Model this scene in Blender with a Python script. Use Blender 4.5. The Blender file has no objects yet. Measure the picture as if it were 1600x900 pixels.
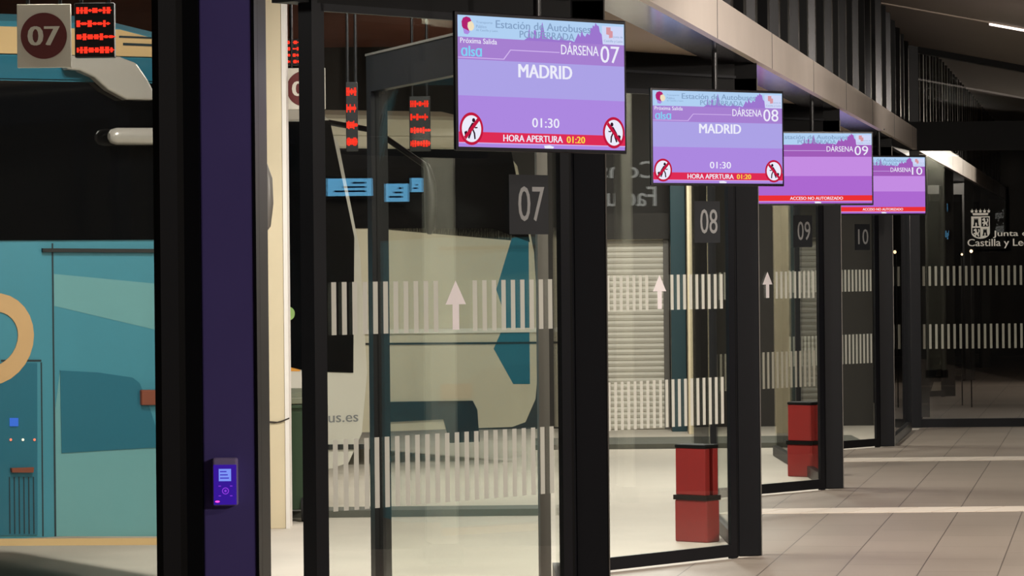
import bpy, bmesh, math, random
from mathutils import Vector, Matrix
random.seed(7)
SC = bpy.context.scene
COL = SC.collection
V = Vector
# ------------------------------------------------------------------ camera
CAMH, FPX, AXY, ROLL = 1.76, 5500.0, 419.0, 0.010      # eye height, focal length in px, optical axis row, roll
cr, sr = math.cos(ROLL), math.sin(ROLL)
RIGHT, UP = V((cr, 0, -sr)), V((sr, 0, cr))
cam = bpy.data.cameras.new('camera')
co = bpy.data.objects.new('camera', cam); COL.objects.link(co)
cam.sensor_fit = 'HORIZONTAL'; cam.sensor_width = 36.0
cam.lens = FPX / 1600 * 36
cam.shift_y = -(450 - AXY) / 1600
cam.clip_end = 300
m = Matrix.Identity(4)
for i in range(3):
    m[i][0], m[i][1], m[i][2] = RIGHT[i], UP[i], (0, -1, 0)[i]
m[2][3] = CAMH
co.matrix_world = m
SC.camera = co

def P(px, py, Y):
    """world point seen at a pixel of the 1600x900 frame, at distance Y"""
    return V((0, 0, CAMH)) + Y * (V((0, 1, 0)) + (px - 800) / FPX * RIGHT + (AXY - py) / FPX * UP)
def G(px, py):
    d = (px - 800) / FPX * RIGHT + (AXY - py) / FPX * UP
    return P(px, py, -CAMH / d.z)
def ZA(px, py, Y): return P(px, py, Y).z
def XA(px, Y): return P(px, 420, Y).x

# ------------------------------------------------------------------ world, exposure, lights
W = bpy.data.worlds.new('night'); SC.world = W; W.use_nodes = True
W.node_tree.nodes['Background'].inputs[0].default_value = (0.004, 0.004, 0.005, 1)
W.node_tree.nodes['Background'].inputs[1].default_value = 0.6
SC.view_settings.view_transform = 'Standard'
SC.view_settings.look = 'None'
SC.view_settings.exposure = 0.0
SC.view_settings.gamma = 1.0
SC.view_settings.use_curve_mapping = False

def area(name, loc, sx, sy, power, color, rz=0.0):
    l = bpy.data.lights.new(name, 'AREA'); l.shape = 'RECTANGLE'; l.size = sx; l.size_y = sy
    l.energy = power; l.color = color
    o = bpy.data.objects.new(name, l); COL.objects.link(o); o.location = loc; o.rotation_euler = (0, 0, rz)
    return o
WARM = (1.0, 0.90, 0.80)
TUBE = (1.0, 0.97, 0.90)
HALL_LAMPS = [(4.4, 6.0, 70), (4.4, 11.5, 110), (4.4, 17.0, 105), (4.4, 22.5, 62), (5.2, 28.0, 18), (6.0, 14.6, 45), (6.0, 21.6, 40)]     # x, y, watts; last two added to brighten the mirrored columns
DOCK_LAMPS = [(-4.3, 12.6, 78), (-1.7, 17.2, 160), (-.2, 21.6, 210), (.75, 28.6, 210), (1.7, 35.0, 200)]
FILL_SPOTS = [(5.4, 3.5, (-.67, 8.6, 1.2), 100), (5.4, 11.0, (.0, 14.6, 1.7), 150), (5.4, 17.0, (1.3, 20.6, 2.3), 170), (5.6, 23.0, (2.4, 27.2, 2.0), 55), (5.8, 29.5, (4.6, 37.5, 2.0), 60), (8.2, 45.0, (5.0, 41.0, 3.0), 100), (10.6, 54.0, (6.6, 49.0, 3.0), 150)]

# ------------------------------------------------------------------ materials
def lin(c):
    return tuple(((x / 255) / 12.92 if x / 255 <= .04045 else ((x / 255 + .055) / 1.055) ** 2.4) for x in c)
def newmat(name):
    mt = bpy.data.materials.new(name); mt.use_nodes = True
    return mt, mt.node_tree.nodes, mt.node_tree.links
def pbr(name, rgb, rough=.5, metal=0.0, var=.0, scale=6.0, bump=0.0, coat=0.0, spec=.5):
    mt, N, L = newmat(name); b = N['Principled BSDF']; c = lin(rgb)
    b.inputs['Base Color'].default_value = (*c, 1); b.inputs['Roughness'].default_value = rough
    b.inputs['Metallic'].default_value = metal; b.inputs['Coat Weight'].default_value = coat
    b.inputs['Specular IOR Level'].default_value = spec
    tc = N.new('ShaderNodeTexCoord'); nz = N.new('ShaderNodeTexNoise')
    nz.inputs['Scale'].default_value = scale; nz.inputs['Detail'].default_value = 5
    L.new(tc.outputs['Object'], nz.inputs['Vector'])
    if var > 0:
        mx = N.new('ShaderNodeMix'); mx.data_type = 'RGBA'
        mx.inputs[6].default_value = (*[x * (1 - var) for x in c], 1)
        mx.inputs[7].default_value = (*[min(1, x * (1 + var)) for x in c], 1)
        L.new(nz.outputs['Fac'], mx.inputs[0]); L.new(mx.outputs[2], b.inputs['Base Color'])
    if bump > 0:
        bp = N.new('ShaderNodeBump'); bp.inputs['Strength'].default_value = bump; bp.inputs['Distance'].default_value = .01
        L.new(nz.outputs['Fac'], bp.inputs['Height']); L.new(bp.outputs['Normal'], b.inputs['Normal'])
    return mt
def emit(name, rgb, s=1.0):
    mt, N, L = newmat(name); N.remove(N['Principled BSDF'])
    e = N.new('ShaderNodeEmission'); e.inputs[0].default_value = (*lin(rgb), 1); e.inputs[1].default_value = s
    L.new(e.outputs[0], N['Material Output'].inputs[0]); return mt
def glass(name, tint, refl=.07, rough=.0, graze=.96):
    mt, N, L = newmat(name); N.remove(N['Principled BSDF'])
    t = N.new('ShaderNodeBsdfTransparent'); t.inputs[0].default_value = (*tint, 1)
    g = N.new('ShaderNodeBsdfGlossy'); g.inputs['Roughness'].default_value = rough
    ge = N.new('ShaderNodeNewGeometry'); dt = N.new('ShaderNodeVectorMath'); dt.operation = 'DOT_PRODUCT'
    L.new(ge.outputs['Normal'], dt.inputs[0]); L.new(ge.outputs['Incoming'], dt.inputs[1])
    def mth(op, x, y):
        n_ = N.new('ShaderNodeMath'); n_.operation = op; n_.use_clamp = True
        for i_, v_ in enumerate((x, y)):
            if isinstance(v_, float): n_.inputs[i_].default_value = v_
            else: L.new(v_, n_.inputs[i_])
        return n_.outputs[0]
    ab = N.new('ShaderNodeMath'); ab.operation = 'ABSOLUTE'; L.new(dt.outputs['Value'], ab.inputs[0])
    sch = mth('POWER', mth('SUBTRACT', 1.0, ab.outputs[0]), 5.0)
    fac = mth('ADD', mth('MULTIPLY', sch, graze), .04 + refl)
    mx = N.new('ShaderNodeMixShader'); L.new(fac, mx.inputs[0])
    L.new(t.outputs[0], mx.inputs[1]); L.new(g.outputs[0], mx.inputs[2])
    L.new(mx.outputs[0], N['Material Output'].inputs[0]); return mt
def frosted(name, rgb, a):
    mt, N, L = newmat(name); b = N['Principled BSDF']
    b.inputs['Base Color'].default_value = (*lin(rgb), 1); b.inputs['Roughness'].default_value = .7
    b.inputs['Alpha'].default_value = a
    return mt
def paving(name, rgb, joint, size, ang, skew_y=1.0, rough=.45, jw=.006, var=.12):
    mt, N, L = newmat(name); b = N['Principled BSDF']; c = lin(rgb)
    tc = N.new('ShaderNodeTexCoord'); mp = N.new('ShaderNodeMapping'); mp.inputs['Rotation'].default_value = (0, 0, ang)
    br = N.new('ShaderNodeTexBrick'); br.offset = 0.5; br.squash = 1
    br.inputs['Scale'].default_value = 1; br.inputs['Mortar Size'].default_value = jw
    br.inputs['Brick Width'].default_value = size; br.inputs['Row Height'].default_value = size * skew_y
    br.inputs['Color1'].default_value = (*[x * (1 + var * .6) for x in c], 1)
    br.inputs['Color2'].default_value = (*[x * (1 - var * .6) for x in c], 1)
    br.inputs['Mortar'].default_value = (*lin(joint), 1)
    nz = N.new('ShaderNodeTexNoise'); nz.inputs['Scale'].default_value = 1.3; nz.inputs['Detail'].default_value = 7
    mx = N.new('ShaderNodeMix'); mx.data_type = 'RGBA'; mx.blend_type = 'MULTIPLY'; mx.inputs[0].default_value = 1
    rp = N.new('ShaderNodeMapRange'); rp.inputs[3].default_value = 1 - var; rp.inputs[4].default_value = 1 + var
    L.new(tc.outputs['Object'], mp.inputs['Vector']); L.new(mp.outputs[0], br.inputs['Vector'])
    L.new(tc.outputs['Object'], nz.inputs['Vector']); L.new(nz.outputs['Fac'], rp.inputs[0])
    L.new(br.outputs['Color'], mx.inputs[6]); L.new(rp.outputs[0], mx.inputs[7]); L.new(mx.outputs[2], b.inputs['Base Color'])
    b.inputs['Roughness'].default_value = rough
    return mt
M = {}
M['frame'] = pbr('charcoal_aluminium', (17, 18, 23), .42, .0, .06, 9, 0, 0, .25)
M['frame_edge'] = pbr('aluminium_edge', (120, 116, 112), .4, .6, .05)
M['purple_post'] = pbr('purple_coated_post', (106, 94, 172), .42, .0, .10, 4)  # dark post with the purple glow of a screen put into its base colour
M['header'] = pbr('black_header', (8, 8, 9), .5, 0, .1, 6, 0, 0, .15)
M['soffit'] = pbr('beige_soffit', (150, 132, 116), .7, 0, .05, 3)
M['fascia'] = pbr('brushed_fascia', (232, 220, 210), .38, .2, .10, 2.5)
M['fascia_under'] = pbr('polished_fascia_underside', (226, 224, 240), .17, 1.0, .05)
M['clad'] = pbr('black_cladding', (6, 6, 8), .35, .0, .1, 6, 0, 0, .06)
M['clad_rib'] = pbr('metal_rib', (40, 40, 41), .25, .9, .1)
M['ceiling'] = pbr('beige_ceiling', (122, 112, 105), .75, 0, .05, 2)
M['groove'] = pbr('ceiling_groove', (150, 135, 122), .6)
M['floor'] = paving('hall_tiles', (150, 137, 126), (92, 82, 74), .9, 0, .5, .42, .004, .07)
M['strip'] = pbr('white_strip_tile', (236, 222, 208), .45, 0, .05, 12)
M['joint'] = pbr('strip_joint', (150, 138, 126), .8)
M['ground'] = pbr('pale_concrete', (194, 185, 172), .6, 0, .12, 1.5, .05)
M['kerb'] = pbr('dark_kerb', (92, 92, 84), .7, 0, .15)
M['canopy'] = pbr('brown_canopy', (128, 78, 62), .7, 0, .2, 3)
M['glass'] = glass('door_glass', (.95, .965, .945), .03)
M['nightglass'] = glass('back_glass', (.80, .80, .78), .0)
M['highglass'] = glass('high_glass', (.9, .9, .86), -.02)
M['thinglass'] = glass('thin_glass', (.96, .97, .95), -.02, 0, .3)
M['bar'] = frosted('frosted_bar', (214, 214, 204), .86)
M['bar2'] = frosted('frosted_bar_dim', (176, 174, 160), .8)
M['white_film'] = pbr('white_film', (240, 232, 234), .6)
M['plate'] = frosted('dark_plate', (26, 29, 34), .93)
M['digits'] = pbr('grey_digits', (150, 150, 150), .6)
M['pillar'] = pbr('cream_paint', (222, 206, 174), .55, 0, .07, 3)
M['pillar_edge'] = pbr('white_edge', (244, 236, 228), .5)
M['crack'] = pbr('crack_dark', (60, 50, 42), .8)
M['blackplastic'] = pbr('black_plastic', (14, 13, 16), .35)
M['bezel'] = pbr('black_bezel', (12, 8, 18), .3)
M['chrome'] = pbr('satin_metal', (170, 168, 164), .25, .9)
M['white_wall'] = pbr('white_render', (206, 200, 188), .8, 0, .06)
M['dark_wall'] = pbr('dark_wall', (46, 42, 38), .7, 0, .15)
M['black'] = pbr('matte_black', (8, 8, 9), .55, 0, 0, 5, 0, 0, .15)
M['red'] = pbr('red_paint', (138, 26, 25), .45, 0, .06)
M['lamp'] = emit('lamp_diffuser', (255, 238, 220), 5.0)
M['tube'] = emit('tube_glow', (255, 246, 226), 9.0)
M['ledline'] = emit('led_line', (255, 236, 226), 2.4)

# ------------------------------------------------------------------ mesh helpers
class Fr:                                     # local frame: point(x, y, z) -> world
    def __init__(s, o, ax, ay, az): s.o, s.ax, s.ay, s.az = V(o), V(ax), V(ay), V(az)
    def __call__(s, x, y, z=0): return s.o + s.ax * x + s.ay * y + s.az * z
WORLD = Fr((0, 0, 0), (1, 0, 0), (0, 1, 0), (0, 0, 1))
def plane_fr(o, right, normal=None):           # x = right, y = up, z = out of the surface
    r = V(right).normalized(); u = V((0, 0, 1)); n = r.cross(u)
    return Fr(o, r, u, n)

class MB:
    def __init__(s): s.v, s.f, s.m, s.mats, s.sm = [], [], [], [], []
    def mi(s, mat):
        if mat not in s.mats: s.mats.append(mat)
        return s.mats.index(mat)
    def add(s, vs, fs, mat, smooth=False):
        b = len(s.v); s.v += [V(p) for p in vs]; i = s.mi(mat)
        for f in fs: s.f.append([b + k for k in f]); s.m.append(i); s.sm.append(smooth)
    def box(s, fr, x0, x1, y0, y1, z0, z1, mat):
        p = [fr(x, y, z) for z in (z0, z1) for y in (y0, y1) for x in (x0, x1)]
        s.add(p, [(0, 2, 3, 1), (4, 5, 7, 6), (0, 1, 5, 4), (2, 6, 7, 3), (0, 4, 6, 2), (1, 3, 7, 5)], mat)
    def prism(s, fr, pts, z0, z1, mat):
        n = len(pts)
        s.add([fr(x, y, z0) for x, y in pts] + [fr(x, y, z1) for x, y in pts],
              [list(range(n))[::-1], list(range(n, 2 * n))] + [(i, (i + 1) % n, n + (i + 1) % n, n + i) for i in range(n)], mat)
    def flat(s, fr, pts, z, mat): s.prism(fr, pts, z - .0004, z, mat)
    def rect(s, fr, x0, x1, y0, y1, z, mat): s.flat(fr, [(x0, y0), (x1, y0), (x1, y1), (x0, y1)], z, mat)
    def disc(s, fr, cx, cy, rx, ry, z, mat, n=40):
        s.flat(fr, [(cx + rx * math.cos(2 * math.pi * i / n), cy + ry * math.sin(2 * math.pi * i / n)) for i in range(n)], z, mat)
    def ring(s, fr, cx, cy, rx, ry, w, z, mat, n=40):
        vs = []
        for zz in (z - .0004, z):
            for k in (1, 0):
                vs += [fr(cx + (rx - w * k) * math.cos(2 * math.pi * i / n), cy + (ry - w * k) * math.sin(2 * math.pi * i / n), zz) for i in range(n)]
        fs = []
        for i in range(n):
            j = (i + 1) % n
            fs += [(2 * n + i, 2 * n + j, 3 * n + j, 3 * n + i), (n + i, n + j, 3 * n + j, 3 * n + i), (i, j, 2 * n + j, 2 * n + i), (i, j, n + j, n + i)]
        s.add(vs, fs, mat)
    def tube(s, pts, r, mat, n=14, caps=True):
        pts = [V(p) for p in pts]; rs = r if isinstance(r, (list, tuple)) else [r] * len(pts); rings = []
        for i, p in enumerate(pts):
            t = (pts[min(i + 1, len(pts) - 1)] - pts[max(i - 1, 0)]).normalized()
            a = t.cross(V((0, 0, 1)) if abs(t.z) < .9 else V((1, 0, 0))).normalized(); b = t.cross(a)
            rings.append([p + rs[i] * (math.cos(2 * math.pi * k / n) * a + math.sin(2 * math.pi * k / n) * b) for k in range(n)])
        vs = [q for rr in rings for q in rr]
        fs = [(i * n + k, i * n + (k + 1) % n, (i + 1) * n + (k + 1) % n, (i + 1) * n + k) for i in range(len(pts) - 1) for k in range(n)]
        s.add(vs, fs, mat, True)
        if caps: s.add(rings[0], [list(range(n))], mat); s.add(rings[-1], [list(range(n))], mat)
    def text(s, fr, body, x0, x1, y0, y1, z, mat, bold=0.0, cap=True):
        """lettering fitted into the rectangle x0..x1, y0..y1"""
        cu = bpy.data.curves.new('t', 'FONT'); cu.body = body; cu.size = 1; cu.resolution_u = 3
        ob = bpy.data.objects.new('t', cu); COL.objects.link(ob)
        dg = bpy.context.evaluated_depsgraph_get(); dg.update()
        me = bpy.data.meshes.new_from_object(ob.evaluated_get(dg))
        vs = [v.co.copy() for v in me.vertices]; fs = [list(p.vertices) for p in me.polygons]
        bpy.data.objects.remove(ob); bpy.data.curves.remove(cu); bpy.data.meshes.remove(me)
        ax, bx = min(v.x for v in vs), max(v.x for v in vs); ay, by = min(v.y for v in vs), max(v.y for v in vs)
        q = [fr(x0 + (v.x - ax) / (bx - ax) * (x1 - x0), y0 + (v.y - ay) / (by - ay) * (y1 - y0), z) for v in vs]
        for dx in ((0,) if not bold else (-.5, .5)):
            off = fr.ax * (dx * bold * (x1 - x0) / (bx - ax) * 2)
            s.add([p + off + fr.az * (.0003 if dx > 0 else 0) for p in q], fs, mat)
    def build(s, name, parent=None, base=None, bevel=0.0, seg=2, fix=True):
        o0 = parent.location.copy() if parent is not None and base is None else V(base if base is not None else (0, 0, 0))
        if parent is not None and base is None:
            q = parent.parent
            while q is not None: o0 += q.location; q = q.parent
        me = bpy.data.meshes.new(name)
        me.from_pydata([tuple(v - o0) for v in s.v], [], s.f)
        for mt in s.mats: me.materials.append(mt)
        for p, i, k in zip(me.polygons, s.m, s.sm): p.material_index = i; p.use_smooth = k
        if fix:
            bm = bmesh.new(); bm.from_mesh(me); bmesh.ops.recalc_face_normals(bm, faces=bm.faces); bm.to_mesh(me); bm.free()
        ob = bpy.data.objects.new(name, me); COL.objects.link(ob)
        if parent is not None: ob.parent = parent
        else: ob.location = o0
        if bevel:
            md = ob.modifiers.new('bevel', 'BEVEL'); md.width = bevel; md.segments = seg; md.limit_method = 'ANGLE'
        return ob
def tag(o, label=None, cat=None, group=None, kind=None):
    if label: o['label'] = label
    if cat: o['category'] = cat
    if group: o['group'] = group
    if kind: o['kind'] = kind
    return o
def empty(name, loc, label=None, cat=None, group=None, kind=None):
    o = bpy.data.objects.new(name, None); COL.objects.link(o); o.location = V(loc); o.empty_display_size = .1
    return tag(o, label, cat, group, kind)
def struct(mb, name, label=None, cat=None, base=None, bevel=0):
    return tag(mb.build(name, None, base, bevel), label, cat, None, 'structure')

# ------------------------------------------------------------------ layout of the sawtooth front
F8, F10 = G(1190, 868), G(1398, 697)
B = (F10 - F8) / 2                              # one bay further along the front
R8, L8g = G(1152, 872), G(958, 894)
D = (R8 - L8g).normalized()                     # direction of the glazed panels
def fin(k): return F8 + (k - 8) * B + (V((.046, 0, 0)) if k == 6 else V())
def rgt(k): return R8 + (k - 8) * B + (V((.046, 0, 0)) if k == 6 else V())
NIN = D.cross(V((0, 0, 1)))                     # towards the hall
LEN, POSTW = 1.49, .155
def lft(k, t): return rgt(k) - D * t
BD = B.normalized()
ZH, ZS = 2.80, 3.00                             # head of the glazing, soffit
YB = G(1440, 668).y                             # end wall of the hall
XC = G(1440, 668).x
XR = 7.6                                        # right wall of the hall
def ceil_z(x): return 4.22 - .19 * (x - 3.76)

# ------------------------------------------------------------------ floor and ground
mb = MB()
edge = []
for k in range(5, 11):
    edge += [lft(k, LEN + POSTW), fin(k)]
edge = [V((edge[0].x, -4, 0))] + edge + [V((XC, YB, 0))]
poly = [(p.x, p.y) for p in edge] + [(XR, YB), (XR, -4)]
n = len(poly)
mb.add([V((x, y, 0)) for x, y in poly] + [V((x, y, -.12)) for x, y in poly],
       [list(range(n)), list(range(n, 2 * n))[::-1]] + [(i, (i + 1) % n, n + (i + 1) % n, n + i) for i in range(n)], M['floor'])
fl = struct(mb, 'floor', 'beige brown tiled hall floor with long joints running along the gates', 'floor')
mp = M['floor'].node_tree.nodes['Mapping']; mp.inputs['Rotation'].default_value = (0, 0, math.radians(-90) + math.atan2(B.x, B.y)); mp.inputs['Location'].default_value = (0, .21, 0)
for i, (ya, yb, name) in enumerate([(793.5, 801.0, 'trim_1'), (715.5, 721.0, 'trim_2')]):
    y0, y1 = G(1400, yb).y, G(1400, ya).y
    x0 = (fin(9).x - 1.6, fin(10).x - 1.0)[i]
    if i == 0: x0 = fin(8).x - .1
    else: x0 = fin(9).x - .1
    mb = MB(); w = .312; x = x0
    off = (y1 - y0) * .55
    while x < XR - .4:
        mb.prism(WORLD, [(x + .006, y0), (x + w - .006, y0), (x + w - .006 + off, y1), (x + .006 + off, y1)], .0, .004, M['strip'])
        x += w
    struct(mb, name, ('nearer', 'farther')[i] + ' of the two white tiled strips crossing the hall floor', 'floor strip', (x0, y0, 0))

mb = MB()
mb.box(WORLD, -22, 4.6, -2, 75, -.15, -.004, M['ground'])
# outdoor paving is cut away under the hall by being a few millimetres lower
struct(mb, 'trim_3', 'pale concrete paving outside along the bus docks', 'paving', (-8, 20, 0))

# ------------------------------------------------------------------ hall shell
mb = MB()
xs = [-2.6, XR + .1]
mb.add([V((x, y, ceil_z(x) + t)) for t in (0, .2) for y in (-4, YB + .1) for x in xs],
       [(0, 1, 3, 2), (4, 6, 7, 5), (0, 4, 5, 1), (2, 3, 7, 6), (0, 2, 6, 4), (1, 5, 7, 3)], M['ceiling'])
struct(mb, 'ceiling', 'sloping beige brown hall ceiling falling towards the right', 'ceiling')
mb = MB(); mb.box(WORLD, XR, XR + .2, -4, YB + .1, 0, 3.7, M['dark_wall'])
struct(mb, 'wall_right', 'dark hall wall opposite the gates', 'wall', (XR, 18, 0))
mb = MB(); mb.box(WORLD, -3, XR + .2, -4.2, -4, 0, 5.4, M['dark_wall'])
struct(mb, 'wall_front', 'dark hall wall behind the viewer', 'wall', (2, -4, 0))
# ceiling joint with the light line
yg = 33.6
mb = MB()
def ceil_strip(mb, y0, y1, x0, x1, drop, mat):
    mb.add([V((x, y, ceil_z(x) - t)) for t in (.0, drop) for y in (y0, y1) for x in (x0, x1)],
           [(0, 2, 3, 1), (4, 5, 7, 6), (0, 1, 5, 4), (2, 6, 7, 3), (0, 4, 6, 2), (1, 3, 7, 5)], mat)
ceil_strip(mb, yg - .03, yg + .03, 3.45, XR, .012, M['groove'])
struct(mb, 'trim_4', 'thin pale joint line across the sloping ceiling', 'ceiling joint', (4, yg, 4))
r = empty('linear_ceiling_light', (5.5, yg, ceil_z(5.5)), 'glowing white light line in the sloping ceiling at top right', 'light')
mb = MB(); ceil_strip(mb, yg - .028, yg + .028, XA(1550, yg), 7.0, .03, M['ledline']); mb.build('diffuser', r)

# upper wall over the gates: fascia profile and ribbed cladding
def row_pt(y, off=0.0, z=0.0):                  # on the line of the fins
    return F8 + BD * ((y - F8.y) / BD.y) + V((off, 0, z))
y0, y1 = 3.0, 68.0
FA = Fr(row_pt(y0), BD, (1, 0, 0), (0, 0, 1))
Lr = (row_pt(y1) - row_pt(y0)).length
ZF = 3.215
mb = MB()
mb.box(FA, 0, Lr, -.015, .03, ZS - .01, ZF, M['fascia'])
a = 1.0
while a < Lr:                                    # butt joints of the metal sheets
    mb.box(FA, a, a + .012, .026, .0315, ZS - .01, ZF, M['frame']); a += 3.05
struct(mb, 'trim_5', 'pale brushed metal fascia running above the row of gates', 'fascia', row_pt(20, 0, ZS))
mb = MB(); mb.box(FA, 0, Lr, -.27, -.016, ZS - .008, ZS + .012, M['fascia_under'])
struct(mb, 'trim_6', 'polished metal underside of the fascia that mirrors the purple screens', 'fascia underside', row_pt(20, -.2, ZS))
mb = MB()
prof = []
a = 0.0
rib = [.10, .03, .055, .02, .13, .04]
i = 0
base_mat, rib_mat = M['clad'], M['clad_rib']
pitch = .725
mb.box(FA, 0, Lr, -.16, -.12, ZF, 5.4, M['clad'])
while a < Lr - .5:
    w = rib[i % 6]
    mb.prism(Fr(FA.o, FA.ax, FA.ay, FA.az), [(a, -.12), (a + w * .25, -.03), (a + w * 1.1, -.03), (a + w * 1.35, -.12)], ZF, 5.4, rib_mat if i % 2 == 0 else base_mat)
    mb.prism(Fr(FA.o, FA.ax, FA.ay, FA.az), [(a + .28, -.12), (a + .31, -.06), (a + .46, -.06), (a + .49, -.12)], ZF, 5.4, base_mat)
    a += pitch * (1.0, .93, 1.08)[i % 3]; i += 1
struct(mb, 'wall_left', 'black ribbed metal cladding above the fascia', 'wall', row_pt(20, 0, ZF))

# soffits in the sawtooth recesses, headers over the panels, posts
for k in range(6, 11):
    a, b, c = fin(k - 1) + V((-.02, 0, 0)), lft(k, LEN + POSTW), fin(k) + V((-.02, 0, 0))
    if k == 6: a = row_pt(3.2)
    mb = MB(); mb.prism(WORLD, [(a.x, a.y), (c.x, c.y), (b.x - .05, b.y)], ZS + .014, ZS + .08, M['soffit'])
    struct(mb, 'trim_%d' % (k + 1), 'beige soffit panel in the recess of gate %02d' % k, 'soffit', (b.x, b.y, ZS))
    mb = MB(); fr = plane_fr(lft(k, LEN + POSTW), D)
    mb.box(fr, 0, LEN + POSTW + .02, ZH, ZS + .012, -.12, .0, M['header'])
    mb.box(fr, 0, LEN + POSTW + .02, ZH + .09, ZH + .105, .0, .012, M['frame'])
    p = fin(k)
    mb.box(WORLD, p.x - .30, p.x, p.y - .0, p.y + .3, ZH, ZS + .012, M['header'])
    struct(mb, 'trim_%d' % (k + 6), 'black header beam over the glass panel of gate %02d' % k, 'header beam', lft(k, LEN) + V((0, 0, ZH)))

ORD = {6: 'cut off by the left picture edge', 7: 'second from the left', 8: 'third from the left', 9: 'fourth from the left', 10: 'farthest before the corner'}
def bars(mb, fr, x0, x1, z0, z1, mat, skip=None, step=.0595, w=.027):
    x = x0
    while x + w < x1:
        if not (skip and x + w > skip[0] and x < skip[1]):
            mb.rect(fr, x, x + w, z0, z1, .0012, mat)
        x += step
for k in range(6, 11):
    o = lft(k, LEN); fr = plane_fr(o, D)
    r = empty('door_%d' % (k - 5), o, 'dark framed glass gate panel marked %02d, %s' % (k, ORD[k]) if k > 6 else 'dark framed glass gate panel at the left picture edge with a blue bus behind', 'glass gate', None, 'structure')
    mb = MB()
    mb.box(fr, LEN - .055, LEN, .0, ZH, -.026, .0, M['frame'])
    mb.box(fr, -.005, LEN - .055, .012, .085, -.026, .0, M['frame'])
    mb.box(fr, -.005, LEN - .055, ZH - .03, ZH, -.026, .0, M['frame'])
    mb.box(fr, -.03, .012, .0, ZH, -.026, .0, M['frame'])
    mb.box(fr, LEN - .060, LEN - .055, .085, ZH - .03, -.02, .002, M['frame'])
    mb.box(fr, LEN, LEN + .05, .0, ZH, -.05, -.03, M['black'])
    mb.build('frame', r)
    mb = MB(); mb.box(fr, .008, LEN - .056, .08, ZH - .025, -.016, -.008, M['glass']); mb.build('glass_pane', r)
    fg = plane_fr(o - NIN * .0075, D)
    if k > 6:
        mb = MB(); bars(mb, fg, .045, LEN - .07, 1.505, 1.712, M['bar'], (.70, .845)); mb.build('upper_stripe_band', r, fix=False)
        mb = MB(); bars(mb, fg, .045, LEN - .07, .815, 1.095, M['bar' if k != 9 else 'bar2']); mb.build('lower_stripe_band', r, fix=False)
        cx = .7725
        mb = MB(); mb.flat(fg, [(cx - .02, 1.512), (cx + .02, 1.512), (cx + .02, 1.615), (cx + .062, 1.615), (cx, 1.712), (cx - .062, 1.615), (cx - .02, 1.615)], .002, M['white_film'])
        mb.build('arrow', r)
        mb = MB(); pc = 1.235
        mb.rect(fg, pc - .125, pc + .125, 1.90, 2.148, .002, M['plate'])
        mb.text(fg, '%02d' % k, pc - .068, pc + .098, 1.955, 2.10, .0026, M['digits'], .004)
        mb.build('number_plate', r, fix=False)
    # post between the panels
    p = fin(k)
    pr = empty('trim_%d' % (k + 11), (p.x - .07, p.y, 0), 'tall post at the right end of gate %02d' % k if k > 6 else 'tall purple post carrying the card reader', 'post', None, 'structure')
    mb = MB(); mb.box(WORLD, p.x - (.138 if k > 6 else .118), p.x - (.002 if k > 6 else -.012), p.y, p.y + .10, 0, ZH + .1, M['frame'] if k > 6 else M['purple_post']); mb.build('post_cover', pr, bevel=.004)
    mb = MB(); mb.box(WORLD, p.x - .162, p.x - (.139 if k > 6 else .119), p.y - .012, p.y + .09, 0, ZH + .1, M['frame'])
    mb.box(WORLD, p.x - (.0015 if k > 6 else -.0125), p.x + (.004 if k > 6 else .018), p.y - .004, p.y + .11, 0, ZH + .1, M['frame_edge'] if k > 6 else M['frame']); mb.build('edge_trim', pr)
    if k == 6:
        mb = MB(); mb.box(WORLD, p.x - .10, p.x + .018, p.y + .112, p.y + .42, 0, 2.95, M['frame']); mb.build('jamb', pr, bevel=.004)
    # post at the left end of the panel
    if k in (7,):
        q = lft(k, LEN + POSTW); fr2 = plane_fr(q, D)
        mb = MB(); mb.box(fr2, .085, .118, 0, 2.99, -.06, .012, M['frame']); mb.box(fr2, .1185, POSTW - .032, 0, 2.99, -.05, .0, M['black'])
        struct(mb, 'trim_22', 'dark post between the open passage and the glass panel of gate 07', 'post', q)
    elif k > 7:
        q = lft(k, LEN + POSTW); fr2 = plane_fr(q, D)
        mb = MB(); mb.box(fr2, .06, POSTW - .032, 0, 2.99, -.06, .01, M['frame'])
        struct(mb, 'trim_%d' % (k + 15), 'dark post at the left end of gate %02d, hidden behind the nearer post' % k, 'post', q)
    # glazed return leg back to the previous post
    if k > 7:
        a, b = fin(k - 1) + V((-.09, .12, 0)), lft(k, LEN + POSTW) + V((0.0, -.02, 0))
        fr3 = plane_fr(a, b - a); L3 = (b - a).length
        rr = empty('window_%d' % (k - 4), a, 'glazed side wall running back from the post of gate %02d' % (k - 1), 'window', None, 'structure')
        mb = MB()
        mb.box(fr3, 0, L3, 0, .09, -.05, 0, M['frame']); mb.box(fr3, 0, L3, 2.8, 3.0, -.05, 0, M['frame'])
        mb.box(fr3, L3 * .5 - .04, L3 * .5 + .04, .09, 2.8, -.05, 0, M['frame']); mb.build('frame', rr)
        mb = MB(); mb.box(fr3, .0, L3, .09, 2.8, -.03, -.02, M['thinglass']); mb.build('glass_pane', rr)

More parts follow.
